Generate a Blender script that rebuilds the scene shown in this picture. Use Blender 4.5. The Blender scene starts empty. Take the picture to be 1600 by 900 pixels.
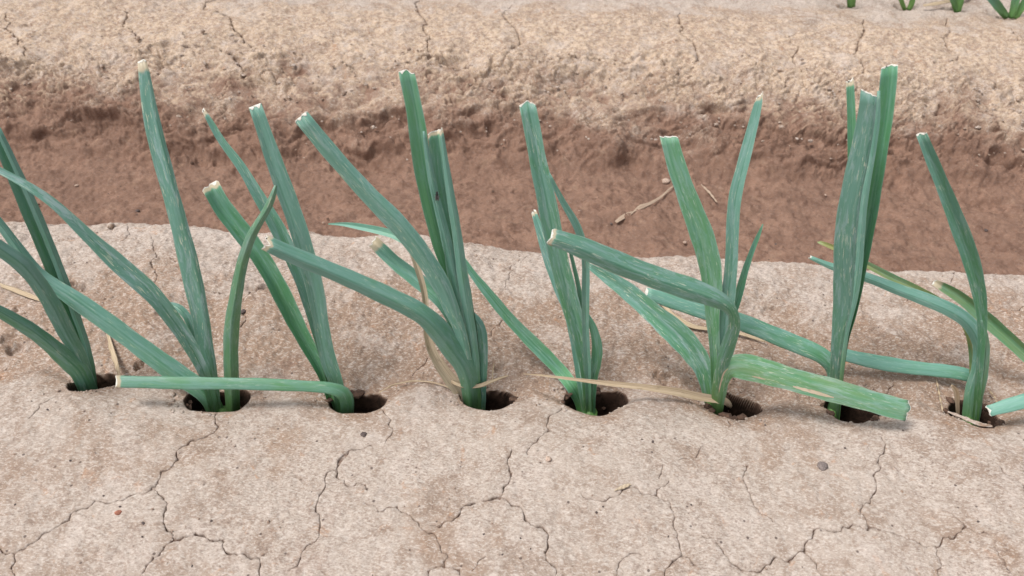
import bpy, math, random
import numpy as np
from mathutils import Vector, Matrix

R = math.radians
C = bpy.context.scene.collection
rng = np.random.default_rng(11)
random.seed(11)

# ------------------------------------------------------------------ camera
PITCH, ROLL, CAMH, FPX = R(38.0), R(2.2), 0.541, 1209.0
cp, sp = math.cos(PITCH), math.sin(PITCH)
F_ = np.array([0, cp, -sp]); U0 = np.array([0, sp, cp]); X_ = np.array([1.0, 0, 0])
R_ = math.cos(ROLL) * X_ + math.sin(ROLL) * U0
U_ = -math.sin(ROLL) * X_ + math.cos(ROLL) * U0
CAM = np.array([0.0, 0.0, CAMH])
cam_d = bpy.data.cameras.new('camera')
cam_d.sensor_width = 36.0
cam_d.lens = 36.0 * FPX / 1600.0
cam_d.clip_start = 0.01
cam_d.clip_end = 500
cam_d.dof.use_dof = True
cam_d.dof.focus_distance = 0.76
cam_d.dof.aperture_fstop = 11.0
cam = bpy.data.objects.new('camera', cam_d)
C.objects.link(cam)
M = Matrix(((R_[0], U_[0], -F_[0], CAM[0]), (R_[1], U_[1], -F_[1], CAM[1]), (R_[2], U_[2], -F_[2], CAM[2]), (0, 0, 0, 1)))
cam.matrix_world = M
bpy.context.scene.camera = cam

# ------------------------------------------------------------------ light
SUN_EL, SUN_AZ = R(64), R(-104)         # azimuth measured from +y (away from camera) towards +x
w = bpy.data.worlds.new('World')
bpy.context.scene.world = w
w.use_nodes = True
nt = w.node_tree
bg = nt.nodes['Background']
sky = nt.nodes.new('ShaderNodeTexSky')
sky.sky_type = 'NISHITA'
sky.sun_disc = False
sky.sun_elevation = SUN_EL
sky.sun_rotation = SUN_AZ
sky.air_density = 1.0
sky.dust_density = 4.0
hsv = nt.nodes.new('ShaderNodeHueSaturation')
hsv.inputs['Saturation'].default_value = 0.22       # overcast: a white sky
nt.links.new(sky.outputs[0], hsv.inputs['Color'])
nt.links.new(hsv.outputs[0], bg.inputs['Color'])
bg.inputs['Strength'].default_value = 0.118
sun_d = bpy.data.lights.new('sun', 'SUN')
sun_d.energy = 1.8
sun_d.angle = R(17)
sun_d.color = (1.0, 0.95, 0.88)
sun = bpy.data.objects.new('sun', sun_d)
C.objects.link(sun)
sd = Vector((math.sin(SUN_AZ) * math.cos(SUN_EL), math.cos(SUN_AZ) * math.cos(SUN_EL), math.sin(SUN_EL)))
sun.rotation_euler = sd.to_track_quat('Z', 'Y').to_euler()
sun.location = sd * 5
vs = bpy.context.scene.view_settings
vs.view_transform = 'Standard'
vs.look = 'None'
vs.exposure = 0.35
vs.gamma = 1.0

# ------------------------------------------------------------------ noise
LAT = rng.random((512, 512)).astype(np.float32)

def vn(x, y, sc, seed=0):
    """value noise, -1..1, wavelength sc (metres)"""
    x = x / sc + seed * 37.31 + 100.0
    y = y / sc + seed * 91.77 + 100.0
    xi = np.floor(x).astype(np.int64); yi = np.floor(y).astype(np.int64)
    fx = (x - xi).astype(np.float32); fy = (y - yi).astype(np.float32)
    fx = fx * fx * fx * (fx * (fx * 6 - 15) + 10); fy = fy * fy * fy * (fy * (fy * 6 - 15) + 10)
    a = LAT[xi & 511, yi & 511]; b = LAT[(xi + 1) & 511, yi & 511]
    c = LAT[xi & 511, (yi + 1) & 511]; d = LAT[(xi + 1) & 511, (yi + 1) & 511]
    return ((a + (b - a) * fx) * (1 - fy) + (c + (d - c) * fx) * fy) * 2 - 1

def fbm(x, y, sc, n=4, seed=0, gain=0.5):
    s = 0; a = 1.0
    for i in range(n):
        t = 0.6 * i + 0.3
        xx = x * math.cos(t) - y * math.sin(t); yy = x * math.sin(t) + y * math.cos(t)
        s = s + a * vn(xx, yy, sc / 2.03 ** i, seed + i * 3 + 1)
        a *= gain
    return s

def smooth(a, b, v):
    t = np.clip((v - a) / (b - a), 0, 1)
    return t * t * (3 - 2 * t)

def worley(x, y, sc, seed=0):
    """returns F1, F2, random value of the nearest cell"""
    x = x / sc + 50; y = y / sc + 50
    xi = np.floor(x).astype(np.int64); yi = np.floor(y).astype(np.int64)
    f1 = np.full(x.shape, 9.0, np.float32); f2 = f1.copy(); rv = np.zeros(x.shape, np.float32)
    for dx in (-1, 0, 1):
        for dy in (-1, 0, 1):
            cx = xi + dx; cy = yi + dy
            px = cx + LAT[(cx + seed * 7) & 511, (cy + seed * 13) & 511]
            py = cy + LAT[(cx + 211 + seed) & 511, (cy + 97 + seed) & 511]
            d = np.hypot(px - x, py - y).astype(np.float32)
            r = LAT[(cx + 33) & 511, (cy + 301 + seed) & 511]
            near = d < f1
            f2 = np.where(near, f1, np.minimum(f2, d))
            rv = np.where(near, r, rv)
            f1 = np.where(near, d, f1)
    return f1, f2, rv

# ------------------------------------------------------------------ ground profile
PER = 1.2
KEY = np.array([(.05, -.085), (.12, -.05), (.20, -.022), (.30, -.004), (.38, .002), (.50, .005), (.56, .000), (.64, .003), (.72, .007),
                (.762, .003), (.79, -.030), (.85, -.10), (.90, -.117), (1.0, -.120), (1.13, -.121), (1.172, -.114), (1.202, -.092),
                (1.285, -.063), (1.385, -.026), (1.46, -.006), (1.55, .002), (1.715, .000), (1.92, .006), (1.962, .003), (1.99, -.03),
                (2.05, -.10), (2.1, -.117), (2.25, -.12), (2.39, -.115)])
_ty = np.arange(.05, 2.39, .001)
_tz = np.interp(_ty, KEY[:, 0], KEY[:, 1])
_k = np.exp(-0.5 * (np.arange(-24, 25) / 8.0) ** 2); _k /= _k.sum()
_tz = np.convolve(np.pad(_tz, 24, mode='edge'), _k, mode='valid')

def wrap(y):
    y = np.where(y < .05, .05 + np.mod(y - .05, PER), y)
    return np.where(y > 1.95, .75 + np.mod(y - .75, PER), y)

def px_dir(px, py):
    d = F_ + R_ * (px - 800) / FPX - U_ * (py - 450) / FPX
    return d

def px_on_z(px, py, z=0.0):
    d = px_dir(px, py)
    return CAM + d * ((z - CAMH) / d[2])

# holes: centre and half size traced in the photograph, then placed on the ground
HOLES = []
for cx, cy, rx, ry, dep in [(148, 592, 37, 19, .045), (333, 617, 50, 21, .045), (552, 620, 44, 22, .05), (764, 614, 44, 21, .045),
                            (925, 618, 50, 21, .045), (1145, 622, 38, 25, .05), (1330, 632, 44, 29, .055), (1525, 640, 42, 26, .045),
                            (1718, 648, 42, 25, .045), (-60, 590, 42, 22, .045)]:
    p = px_on_z(cx, cy)
    e = px_on_z(cx + rx, cy); g = px_on_z(cx, cy + ry); g2 = px_on_z(cx, cy - ry)
    HOLES.append((p[0], (g[1] + g2[1]) / 2, abs(e[0] - p[0]) * .94, abs(g2[1] - g[1]) / 2, dep))
FAR_HOLES = []
for cx, cy in [(1330, 8), (1416, 10), (1495, 16), (1578, 26)]:
    p = px_on_z(cx, cy)
    FAR_HOLES.append((p[0], p[1] + .012, .024, .018, .03))

# small pits and tunnels seen on the crust (pixel position, radius in m, depth)
PITS = [(123, 448, .006, .01), (112, 444, .004, .006), (214, 560, .004, .012), (18, 540, .006, .008), (10, 530, .004, .006),
        (23, 484, .0022, .008), (39, 490, .002, .007), (247, 488, .0018, .006), (1200, 483, .006, .005), (1045, 585, .007, .008),
        (1030, 580, .004, .006), (420, 448, .009, .007), (400, 452, .006, .006), (1562, 143, .014, .02), (1475, 176, .010, .012),
        (193, 108, .005, .01), (45, 38, .006, .008), (268, 74, .014, .012), (343, 76, .010, .014), (372, 95, .008, .012),
        (150, 240, .012, .008), (235, 232, .016, .01), (360, 245, .016, .012), (590, 262, .02, .014), (640, 230, .012, .008),
        (860, 240, .012, .01), (985, 245, .02, .01), (1190, 250, .016, .01), (1380, 270, .02, .014), (1550, 320, .02, .01)]

def hole_r(x, y, H):
    rr = np.hypot((x - H[0]) / H[2], (y - H[1]) / H[3])
    return rr * (1 + .30 * vn(x, y, .026, 41) + .06 * vn(x, y, .013, 42))

def lip_line(x):
    b = np.zeros(np.shape(x))
    for H in HOLES: b = np.maximum(b, np.exp(-((x - H[0]) / .034) ** 2))
    return .534 - .030 * b + .014 * vn(x, x * 0, .07, 31) + .005 * vn(x, x * 0, .02, 33)

def base_h(x, y, holes=True):
    x = np.asarray(x, float); y = np.asarray(y, float)
    ye = y + .012 * vn(x, y * 0, .22, 3) + .005 * vn(x, y * 0, .06, 5)
    ye = ye - (.015 - .026 * np.clip(x, -1, 1)) * smooth(.60, .70, y) * (1 - smooth(.90, 1.05, y))
    h = np.interp(wrap(ye), _ty, _tz)
    bk = smooth(.52, .58, y) * (1 - smooth(.62, .74, y))
    h = h + (.004 + .003 * bk) * vn(x, y, .17, 21) + (.0022 + .0032 * bk) * vn(x, y, .07, 22)
    if holes:
        # step down behind the planting line (the front crust ends in a low lip)
        lip = lip_line(x)
        near = np.exp(-((y - lip) / .05) ** 2)
        h = h - .0065 * smooth(-.002, .016, y - lip) * near * smooth(-.7, .2, vn(x, y * 0, .13, 35))
        for (hx, hy, rx, ry, dep) in HOLES + FAR_HOLES:
            m = (np.abs(x - hx) < .14) & (np.abs(y - hy) < .14)
            if not m.any():
                continue
            xx = x[m] - hx if x.ndim else x - hx
            yy = y[m] - hy if x.ndim else y - hy
            xs = x[m] if x.ndim else x
            ys = y[m] if x.ndim else y
            rr = hole_r(xs, ys, (hx, hy, rx, ry))
            d = 1.5 * dep * (1 - smooth(.70, 1.05, rr)) + .011 * np.exp(-(np.hypot(xx / .042, (yy - .012) / .032)) ** 2)
            if x.ndim:
                h[m] -= d
            else:
                h = h - d
    return h

_tt = np.linspace(.35, 3.2, 5000)
def ground_hit(px, py):
    d = px_dir(px, py)
    P = CAM[None] + d[None] * _tt[:, None]
    below = P[:, 2] < base_h(P[:, 0], P[:, 1], False)
    i = int(np.argmax(below)) if below.any() else len(_tt) - 1
    return P[i]

# ------------------------------------------------------------------ cracks (traced)
CR = [
 (1.0, [(337, 641), (327, 679), (297, 689), (270, 728), (251, 737), (240, 760), (236, 765)]),
 (.7, [(236, 765), (216, 770), (192, 782), (172, 785), (148, 782), (121, 797), (108, 813), (67, 834), (44, 851), (22, 865), (13, 866), (0, 857), (-30, 850)]),
 (.6, [(22, 865), (22, 880), (17, 888), (23, 905)]),
 (1.2, [(238, 765), (251, 774), (260, 784), (257, 799), (257, 819), (268, 843), (280, 842), (293, 836), (315, 834), (334, 845), (351, 860), (361, 867), (381, 865), (406, 871), (406, 905)]),
 (.5, [(270, 846), (250, 867), (233, 880), (222, 897)]),
 (.7, [(545, 710), (526, 733), (508, 750), (494, 789), (499, 806), (499, 829), (491, 848), (472, 863), (466, 880), (450, 890)]),
 (.8, [(582, 696), (560, 702), (543, 710), (527, 733), (525, 745), (538, 753), (560, 755), (574, 767)]),
 (.6, [(570, 787), (591, 801), (606, 793), (621, 790), (635, 802), (655, 823), (678, 833), (685, 848), (702, 870), (695, 887), (668, 892), (665, 905)]),
 (.6, [(695, 887), (719, 888), (724, 905)]),
 (.35, [(737, 892), (759, 870)]),
 (1.1, [(800, 703), (793, 723), (800, 738), (792, 758), (785, 772), (776, 777), (756, 784), (732, 789), (719, 802), (699, 814), (672, 821)]),
 (1.3, [(778, 779), (800, 790), (817, 797), (834, 821), (856, 831), (857, 850), (856, 877), (866, 905)]),
 (.7, [(879, 634), (857, 656), (856, 667), (862, 672), (840, 688), (825, 710)]),
 (.6, [(590, 632), (602, 645), (614, 669), (601, 693)]),
 (.45, [(1036, 726), (1030, 748)]),
 (.6, [(1046, 750), (1026, 765), (1026, 774), (992, 760), (972, 765), (942, 784), (908, 772)]),
 (.7, [(1026, 774), (1046, 785), (1055, 809), (1059, 836), (1067, 868), (1083, 883), (1100, 882)]),
 (.45, [(959, 905), (969, 878), (1006, 870)]),
 (.9, [(1067, 870), (1050, 879), (1043, 887), (1040, 905)]),
 (1.0, [(1097, 838), (1117, 845), (1137, 870), (1158, 890), (1178, 892), (1205, 880), (1212, 870), (1234, 879), (1242, 868), (1256, 861), (1259, 848), (1270, 836), (1281, 826), (1310, 831), (1330, 821), (1357, 828), (1360, 821), (1347, 794), (1355, 784)]),
 (1.0, [(1361, 787), (1364, 772), (1369, 755), (1365, 743), (1377, 730), (1372, 723), (1384, 696), (1378, 682)]),
 (.6, [(1256, 863), (1276, 880), (1293, 905)]),
 (.8, [(1357, 824), (1380, 829), (1418, 843), (1458, 853), (1472, 848), (1473, 840), (1490, 842), (1495, 833), (1510, 825), (1525, 833), (1550, 838)]),
 (.7, [(1461, 853), (1472, 880), (1467, 905)]),
 (.6, [(1171, 726), (1163, 738), (1168, 765), (1178, 789), (1208, 816)]),
 (.5, [(1100, 696), (1089, 713), (1060, 719)]),
 (.6, [(1559, 723), (1586, 745), (1602, 768)]),
 (.4, [(1551, 853), (1570, 883), (1590, 905)]),
 (.5, [(1127, 644), (1139, 667)]),
 (.4, [(1487, 802), (1500, 815), (1511, 825)]),
 (.35, [(45, 655), (60, 632), (95, 615), (112, 612)]),
 (.8, [(238, 370), (240, 385), (243, 395), (238, 415), (246, 432), (238, 447)]),
 (.4, [(243, 400), (258, 404), (275, 408)]),
 (.9, [(374, 468), (378, 490), (384, 500), (370, 520)]),
 (.7, [(325, 455), (340, 458), (356, 463)]),
 (1.0, [(425, 446), (400, 450), (385, 462), (378, 470)]),
 (.6, [(821, 385), (820, 404), (802, 423), (790, 440), (787, 453)]),
 (.8, [(1475, 418), (1487, 440), (1500, 458)]),
 (.9, [(1539, 488), (1565, 492), (1588, 486), (1610, 478)]),
 (.5, [(1339, 469), (1350, 488), (1384, 507), (1400, 520), (1414, 534)]),
 (.8, [(1399, 586), (1392, 601), (1380, 611)]),
 (.8, [(1505, 511), (1508, 522), (1513, 530)]), (.7, [(1520, 545), (1522, 560), (1519, 572)]),
 (.6, [(794, 502), (771, 514), (768, 525)]),
 (.6, [(690, 540), (672, 556), (660, 565), (640, 585)]),
 (.8, [(1172, 535), (1178, 545), (1186, 548)]),
 (.5, [(200, 350), (203, 365), (190, 375)]),
 (1.5, [(340, 0), (350, 20), (365, 45), (382, 62), (400, 75)]), (1.2, [(665, -5), (668, 35), (672, 55), (668, 75), (690, 100)]),
 (1.2, [(800, 10), (803, 40), (805, 75), (790, 100)]), (1.4, [(1062, 20), (1062, 30), (1065, 55), (1087, 75), (1086, 102)]),
 (1.2, [(1350, 30), (1350, 45), (1340, 75), (1347, 105), (1350, 125)]), (1.2, [(1480, 30), (1481, 75), (1482, 100)]),
 (.9, [(1245, 50), (1240, 85), (1252, 115)]), (1.2, [(1580, 45), (1590, 60), (1605, 70)]),
 (1.2, [(10, 20), (20, 50), (35, 75), (42, 92)]), (1.0, [(180, 10), (190, 35), (205, 48), (222, 70)]),
 (1.5, [(800, 75), (850, 95), (890, 100), (935, 95), (985, 102), (1050, 112)]),
 (1.6, [(255, 72), (290, 75), (330, 72), (350, 82), (372, 98), (382, 115)]),
 (1.3, [(600, 110), (640, 100), (680, 98), (720, 108), (760, 100)]),
]

def jitter_line(P, amp, n):
    P = [np.array(p) for p in P]
    for _ in range(n):
        Q = [P[0]]
        for a, b in zip(P[:-1], P[1:]):
            d = b - a; L = np.hypot(*d)
            m = (a + b) / 2 + np.array([-d[1], d[0]]) / max(L, 1e-9) * rng.normal() * amp * L
            Q += [m, b]
        P = Q
    return np.array(P)

CRACKS = []
for wd, pl in CR:
    P = [ground_hit(*p)[:2] for p in pl]
    far = P[0][1] > 1.0
    CRACKS.append((wd * (.00028 if not far else .0009), jitter_line(P, .13, 3 if not far else 2)))

# ------------------------------------------------------------------ ground mesh
def build_ground():
    yv = [np.arange(.26, .80, .00112), np.arange(.80, .93, .005), np.arange(.93, 1.20, .0026), np.arange(1.20, 1.66, .0019), np.arange(1.66, 1.85, .005)]
    yv = np.concatenate(yv)
    up = [yv[-1]]; s = .006
    while up[-1] < 60: up.append(up[-1] + s); s *= 1.13 if up[-1] > 2.2 else 1.03
    dn = [yv[0]]; s = .003
    while dn[-1] > -40: dn.append(dn[-1] - s); s *= 1.2
    yv = np.concatenate([np.array(dn[1:])[::-1], yv, np.array(up[1:])])
    uv = np.linspace(-1.12, 1.12, 1040)
    ex = [1.12]; s = .006
    while ex[-1] < 60: ex.append(ex[-1] + s); s *= 1.25
    ex = np.array(ex[1:])
    uv = np.concatenate([-ex[::-1], uv, ex])
    g = np.where(yv < .3, .40, .40 + (yv - .3) * .56); g = np.minimum(g, 1.3)
    X = (uv[None] * g[:, None]); Y = np.repeat(yv[:, None], len(uv), 1)
    ny, nx = X.shape
    # pull vertices towards the cracks so that a crack is thin and crisp
    bd = np.full(X.shape, 1.0); VX = np.zeros(X.shape); VY = np.zeros(X.shape); W = np.zeros(X.shape)
    RAD = .0075
    for wd, P in CRACKS:
        L = np.r_[0, np.cumsum(np.hypot(*(P[1:] - P[:-1]).T))]; tot = L[-1]
        rad = RAD * (2.0 if P[0][1] > 1.0 else 1.0)
        for i in range(len(P) - 1):
            a, b = P[i], P[i + 1]
            y0, y1 = min(a[1], b[1]) - rad, max(a[1], b[1]) + rad
            i0, i1 = np.searchsorted(yv, y0), np.searchsorted(yv, y1)
            if i1 <= i0: continue
            gm = g[i0:i1]
            x0, x1 = min(a[0], b[0]) - rad, max(a[0], b[0]) + rad
            j0 = np.searchsorted(uv, min(x0 / gm.min(), x0 / gm.max())); j1 = np.searchsorted(uv, max(x1 / gm.min(), x1 / gm.max()))
            if j1 <= j0: continue
            sl = (slice(i0, i1), slice(j0, j1))
            x = X[sl]; y = Y[sl]
            d = b - a; t = np.clip(((x - a[0]) * d[0] + (y - a[1]) * d[1]) / (d @ d + 1e-12), 0, 1)
            vx = x - (a[0] + t * d[0]); vy = y - (a[1] + t * d[1]); dist = np.hypot(vx, vy) / (rad / RAD)
            fr = (L[i] + t * (L[i + 1] - L[i])) / tot
            m = dist < bd[sl]
            bd[sl] = np.where(m, dist, bd[sl]); VX[sl] = np.where(m, vx, VX[sl]); VY[sl] = np.where(m, vy, VY[sl])
            W[sl] = np.where(m, wd * (.35 + .65 * np.sin(np.pi * np.clip(fr, .04, .96)) ** .5) * np.clip(1 + .75 * np.sin(fr * tot * 330 + 1.7 * len(P)) + .4 * np.sin(fr * tot * 900), .12, 2), W[sl])
    q = np.clip(bd / RAD, 0, 1)
    k = np.where(bd < RAD, q ** 1.1, 1.0)
    f = np.where(bd < RAD, k, 1.0)          # new distance = d * f
    far = np.where(Y > 1, 2.0, 1.0)
    X = X - VX * (1 - f); Y = Y - VY * (1 - f)
    dn_ = bd * f * far
    crack = np.where(W > 0, np.exp(-(dn_ / np.maximum(W, 1e-5)) ** 2), 0)
    lipc = np.where(W > 0, np.exp(-(dn_ / (6 * np.maximum(W, 1e-5))) ** 2), 0)
    Z = base_h(X.ravel(), Y.ravel()).reshape(X.shape)
    # relief of the dried crust
    near = Y < .95
    rough_near = smooth(.50, .56, Y) * .8 + .55
    inner = (np.abs(X) < 2.6) & (Y > .0) & (Y < 2.2)
    xs, ys = X[inner], Y[inner]
    fine = .0016 * fbm(xs, ys, .035, 3, 50) + .0010 * fbm(xs, ys, .009, 3, 60) + .0005 * fbm(xs, ys, .0042, 2, 70)
    hm = np.zeros(xs.shape)
    for H in HOLES:
        mm = (np.abs(xs - H[0]) < .05) & (np.abs(ys - H[1]) < .05)
        hm[mm] = np.maximum(hm[mm], 1 - smooth(1.0, 1.15, hole_r(xs[mm], ys[mm], H)))
    Z[inner] += fine * rough_near[inner] * (1 - .8 * hm)
    # bank of the far ridge: clods, flakes and ledges, pushed out along the slope
    bank = (np.abs(X) < 2.2) & (Y > 1.0) & (Y < 1.62)
    x, y = X[bank], Y[bank]
    yb = y + .020 + .035 * vn(x, y * 0, .25, 80) + .02 * vn(x, y * 0, .09, 81)
    wx = x + .012 * fbm(x, y, .03, 2, 90); wy = y + .012 * fbm(x, y, .03, 2, 94)
    mk_clod = smooth(1.20, 1.33, yb) ** .7 * (1 - smooth(1.40, 1.48, yb))
    mk_low = smooth(1.17, 1.21, yb) * (1 - smooth(1.27, 1.33, yb))
    f1, f2, rv = worley(wx * .7, wy * 1.3, .022, 1)
    dome = 1 - np.exp(-5 * (f2 - f1))
    f1b, f2b, rvb = worley(wx, wy * 1.5, .009, 4)
    domeb = 1 - np.exp(-5 * (f2b - f1b))
    f1c, f2c, rvc = worley(x + .02 * vn(x, y, .05, 97), (y + .02 * vn(x, y, .05, 98)) * 1.6, .045, 9)
    domec = 1 - np.exp(-4 * (f2c - f1c))
    patch = smooth(-.5, .4, fbm(x, y, .10, 3, 120))
    FL = np.zeros(X.shape); FL[bank] = smooth(.25, .75, dome * rv * .6 + domeb * rvb * .7) * smooth(1.25, 1.33, yb)
    D = 1.0 * mk_clod * ((.0085 * dome * (.2 + rv) + .0042 * domeb * (.2 + rvb)) * (.15 + .95 * patch) + .008 * domec * rvc)
    D += mk_low * (.0125 * fbm(wx * .5, wy * 1.5, .040, 3, 110) + .003 * domeb)
    D += smooth(1.2, 1.25, yb) * .004 * fbm(x * .7, y, .05, 4, 130, .6)
    ledge = np.exp(-((yb - 1.395) / .012) ** 2) * smooth(.0, .35, fbm(x, y * 0, .16, 2, 140))
    D += .008 * ledge
    D += smooth(1.44, 1.5, yb) * .0012 * fbm(x, y, .02, 3, 150)
    sl = np.clip(np.interp(y, _ty[:-1], np.diff(_tz) / .001), 0, 1.2); nrm = 1 / np.sqrt(1 + sl * sl)
    Z[bank] += D * nrm
    Y[bank] -= D * sl * nrm
    for (px, py, r, dep) in PITS:
        p = ground_hit(px, py)
        m = (np.abs(X - p[0]) < 4 * r) & (np.abs(Y - p[1]) < 4 * r)
        rr = np.hypot((X[m] - p[0]) * .8, Y[m] - p[1]) * (1 + .5 * vn(X[m], Y[m], r * .8, 7))
        Z[m] -= dep * np.exp(-(rr / r) ** 4)
    # furrow floor
    fl = (np.abs(X) < 2.2) & (Y > .88) & (Y < 1.25)
    x, y = X[fl], Y[fl]
    Z[fl] += (.0034 * fbm(x, y, .05, 3, 160) + .0014 * fbm(x, y, .012, 3, 163) + .0035 * smooth(.45, .9, fbm(x, y, .03, 3, 170)) * smooth(1.05, 1.18, y))
    hole_shade = np.zeros(X.shape)
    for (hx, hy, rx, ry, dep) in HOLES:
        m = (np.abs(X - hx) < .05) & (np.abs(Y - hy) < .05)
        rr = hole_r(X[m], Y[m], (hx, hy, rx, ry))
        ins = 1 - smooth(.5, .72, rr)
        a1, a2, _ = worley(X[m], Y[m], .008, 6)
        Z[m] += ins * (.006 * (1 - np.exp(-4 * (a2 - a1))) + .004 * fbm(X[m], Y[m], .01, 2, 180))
        hole_shade[m] = np.maximum(hole_shade[m], 1 - smooth(1.02, 1.08, rr))
    Z -= crack * np.where(W > 0, np.maximum(W * 7, .0016), 0)
    Z -= lipc * .0004
    # soil layers: pale crust where the top dried flat, tan on slopes, brown where the furrow stays moist
    Yw = wrap(Y)
    nz = np.zeros(X.shape); nz[inner] = fbm(X[inner], Y[inner], .07, 4, 220)
    moist = 1 - smooth(-.092, -.002, Z + .020 * nz + np.where(inner, .012 * fbm(X, Y, .02, 3, 200), 0))
    moist = np.maximum(np.maximum(moist, hole_shade), crack * .65)  # holes and crack cores: damper soil plus shade painted in as colour
    lip = lip_line(X[0] * 0 + uv * .53)[None] + 0 * X
    tanz = smooth(-.03, .025, Y - lip + .022 * nz) * (1 - smooth(.62, .76, Y + .05 * nz)) * (.95 + .25 * nz)
    tanz = np.maximum(tanz, .45 * smooth(.25, .9, nz) * (Y < .6))
    tan_far = smooth(1.0, 1.1, Y) * (1 - smooth(1.55, 1.72, Y + .06 * nz - .05 * X))
    for (hx, hy, rx, ry, dep) in HOLES:
        rr = np.hypot((X - hx) / .05, (Y - hy) / .035)
        tanz = np.maximum(tanz, np.exp(-rr ** 2) * .8)
    tanv = np.clip(tanz + tan_far, 0, 1)
    verts = np.stack([X, Y, Z], -1).reshape(-1, 3).astype(np.float32)
    idx = np.arange(ny * nx, dtype=np.int32).reshape(ny, nx)
    quads = np.stack([idx[:-1, :-1], idx[:-1, 1:], idx[1:, 1:], idx[1:, :-1]], -1).reshape(-1, 4)
    me = bpy.data.meshes.new('soil_ground')
    me.vertices.add(len(verts)); me.vertices.foreach_set('co', verts.ravel())
    me.loops.add(quads.size); me.loops.foreach_set('vertex_index', quads.ravel())
    me.polygons.add(len(quads)); me.polygons.foreach_set('loop_start', np.arange(0, quads.size, 4, dtype=np.int32))
    me.polygons.foreach_set('use_smooth', np.ones(len(quads), bool))
    for nm, v in (('moist', moist), ('tan', tanv), ('shoulder', tan_far * (1 - moist)), ('fleck', FL), ('hole', np.maximum(hole_shade, crack * .4))):
        at = me.attributes.new(nm, 'FLOAT', 'POINT'); at.data.foreach_set('value', v.ravel().astype(np.float32))
    me.update(calc_edges=True)
    o = bpy.data.objects.new('soil_ground', me); C.objects.link(o)
    o['kind'] = 'structure'
    return o

# ------------------------------------------------------------------ materials
class NT:
    def __init__(s, name):
        s.m = bpy.data.materials.new(name); s.m.use_nodes = True
        s.t = s.m.node_tree; s.b = s.t.nodes['Principled BSDF']
    def n(s, typ, **kw):
        nd = s.t.nodes.new(typ)
        for k, v in kw.items():
            if k.startswith('i_'):
                key = k[2:]
                key = int(key) if key.isdigit() else key.replace('_', ' ')
                nd.inputs[key].default_value = v
            else: setattr(nd, k, v)
        return nd
    def l(s, a, b): s.t.links.new(a, b)
    def noise(s, vec, scale, detail=4, rough=.55, dist=0):
        nd = s.n('ShaderNodeTexNoise'); nd.inputs['Scale'].default_value = scale; nd.inputs['Detail'].default_value = detail
        nd.inputs['Roughness'].default_value = rough; nd.inputs['Distortion'].default_value = dist
        s.l(vec, nd.inputs['Vector']); return nd.outputs['Fac']
    def ramp(s, fac, a, b):
        nd = s.n('ShaderNodeMapRange'); nd.interpolation_type = 'SMOOTHSTEP'
        nd.inputs['From Min'].default_value = a; nd.inputs['From Max'].default_value = b
        s.l(fac, nd.inputs['Value']); return nd.outputs['Result']
    def math(s, op, a, b=None):
        nd = s.n('ShaderNodeMath', operation=op)
        for i, v in enumerate((a, b)):
            if v is None: continue
            if isinstance(v, (int, float)): nd.inputs[i].default_value = v
            else: s.l(v, nd.inputs[i])
        return nd.outputs[0]
    def mix(s, fac, a, b, mode='MIX'):
        nd = s.n('ShaderNodeMix', data_type='RGBA', blend_type=mode)
        for k, v in (('Factor', fac), ('A', a), ('B', b)):
            i = [q for q in nd.inputs if q.name == k and (q.type == 'RGBA' or k == 'Factor')][0]
            if isinstance(v, (int, float)): i.default_value = v
            elif isinstance(v, tuple): i.default_value = (*v, 1)
            else: s.l(v, i)
        return [q for q in nd.outputs if q.type == 'RGBA'][0]
    def bump(s, h, strength, dist, prev=None):
        nd = s.n('ShaderNodeBump'); nd.inputs['Strength'].default_value = strength; nd.inputs['Distance'].default_value = dist
        s.l(h, nd.inputs['Height'])
        if prev is not None: s.l(prev, nd.inputs['Normal'])
        return nd.outputs['Normal']

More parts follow.
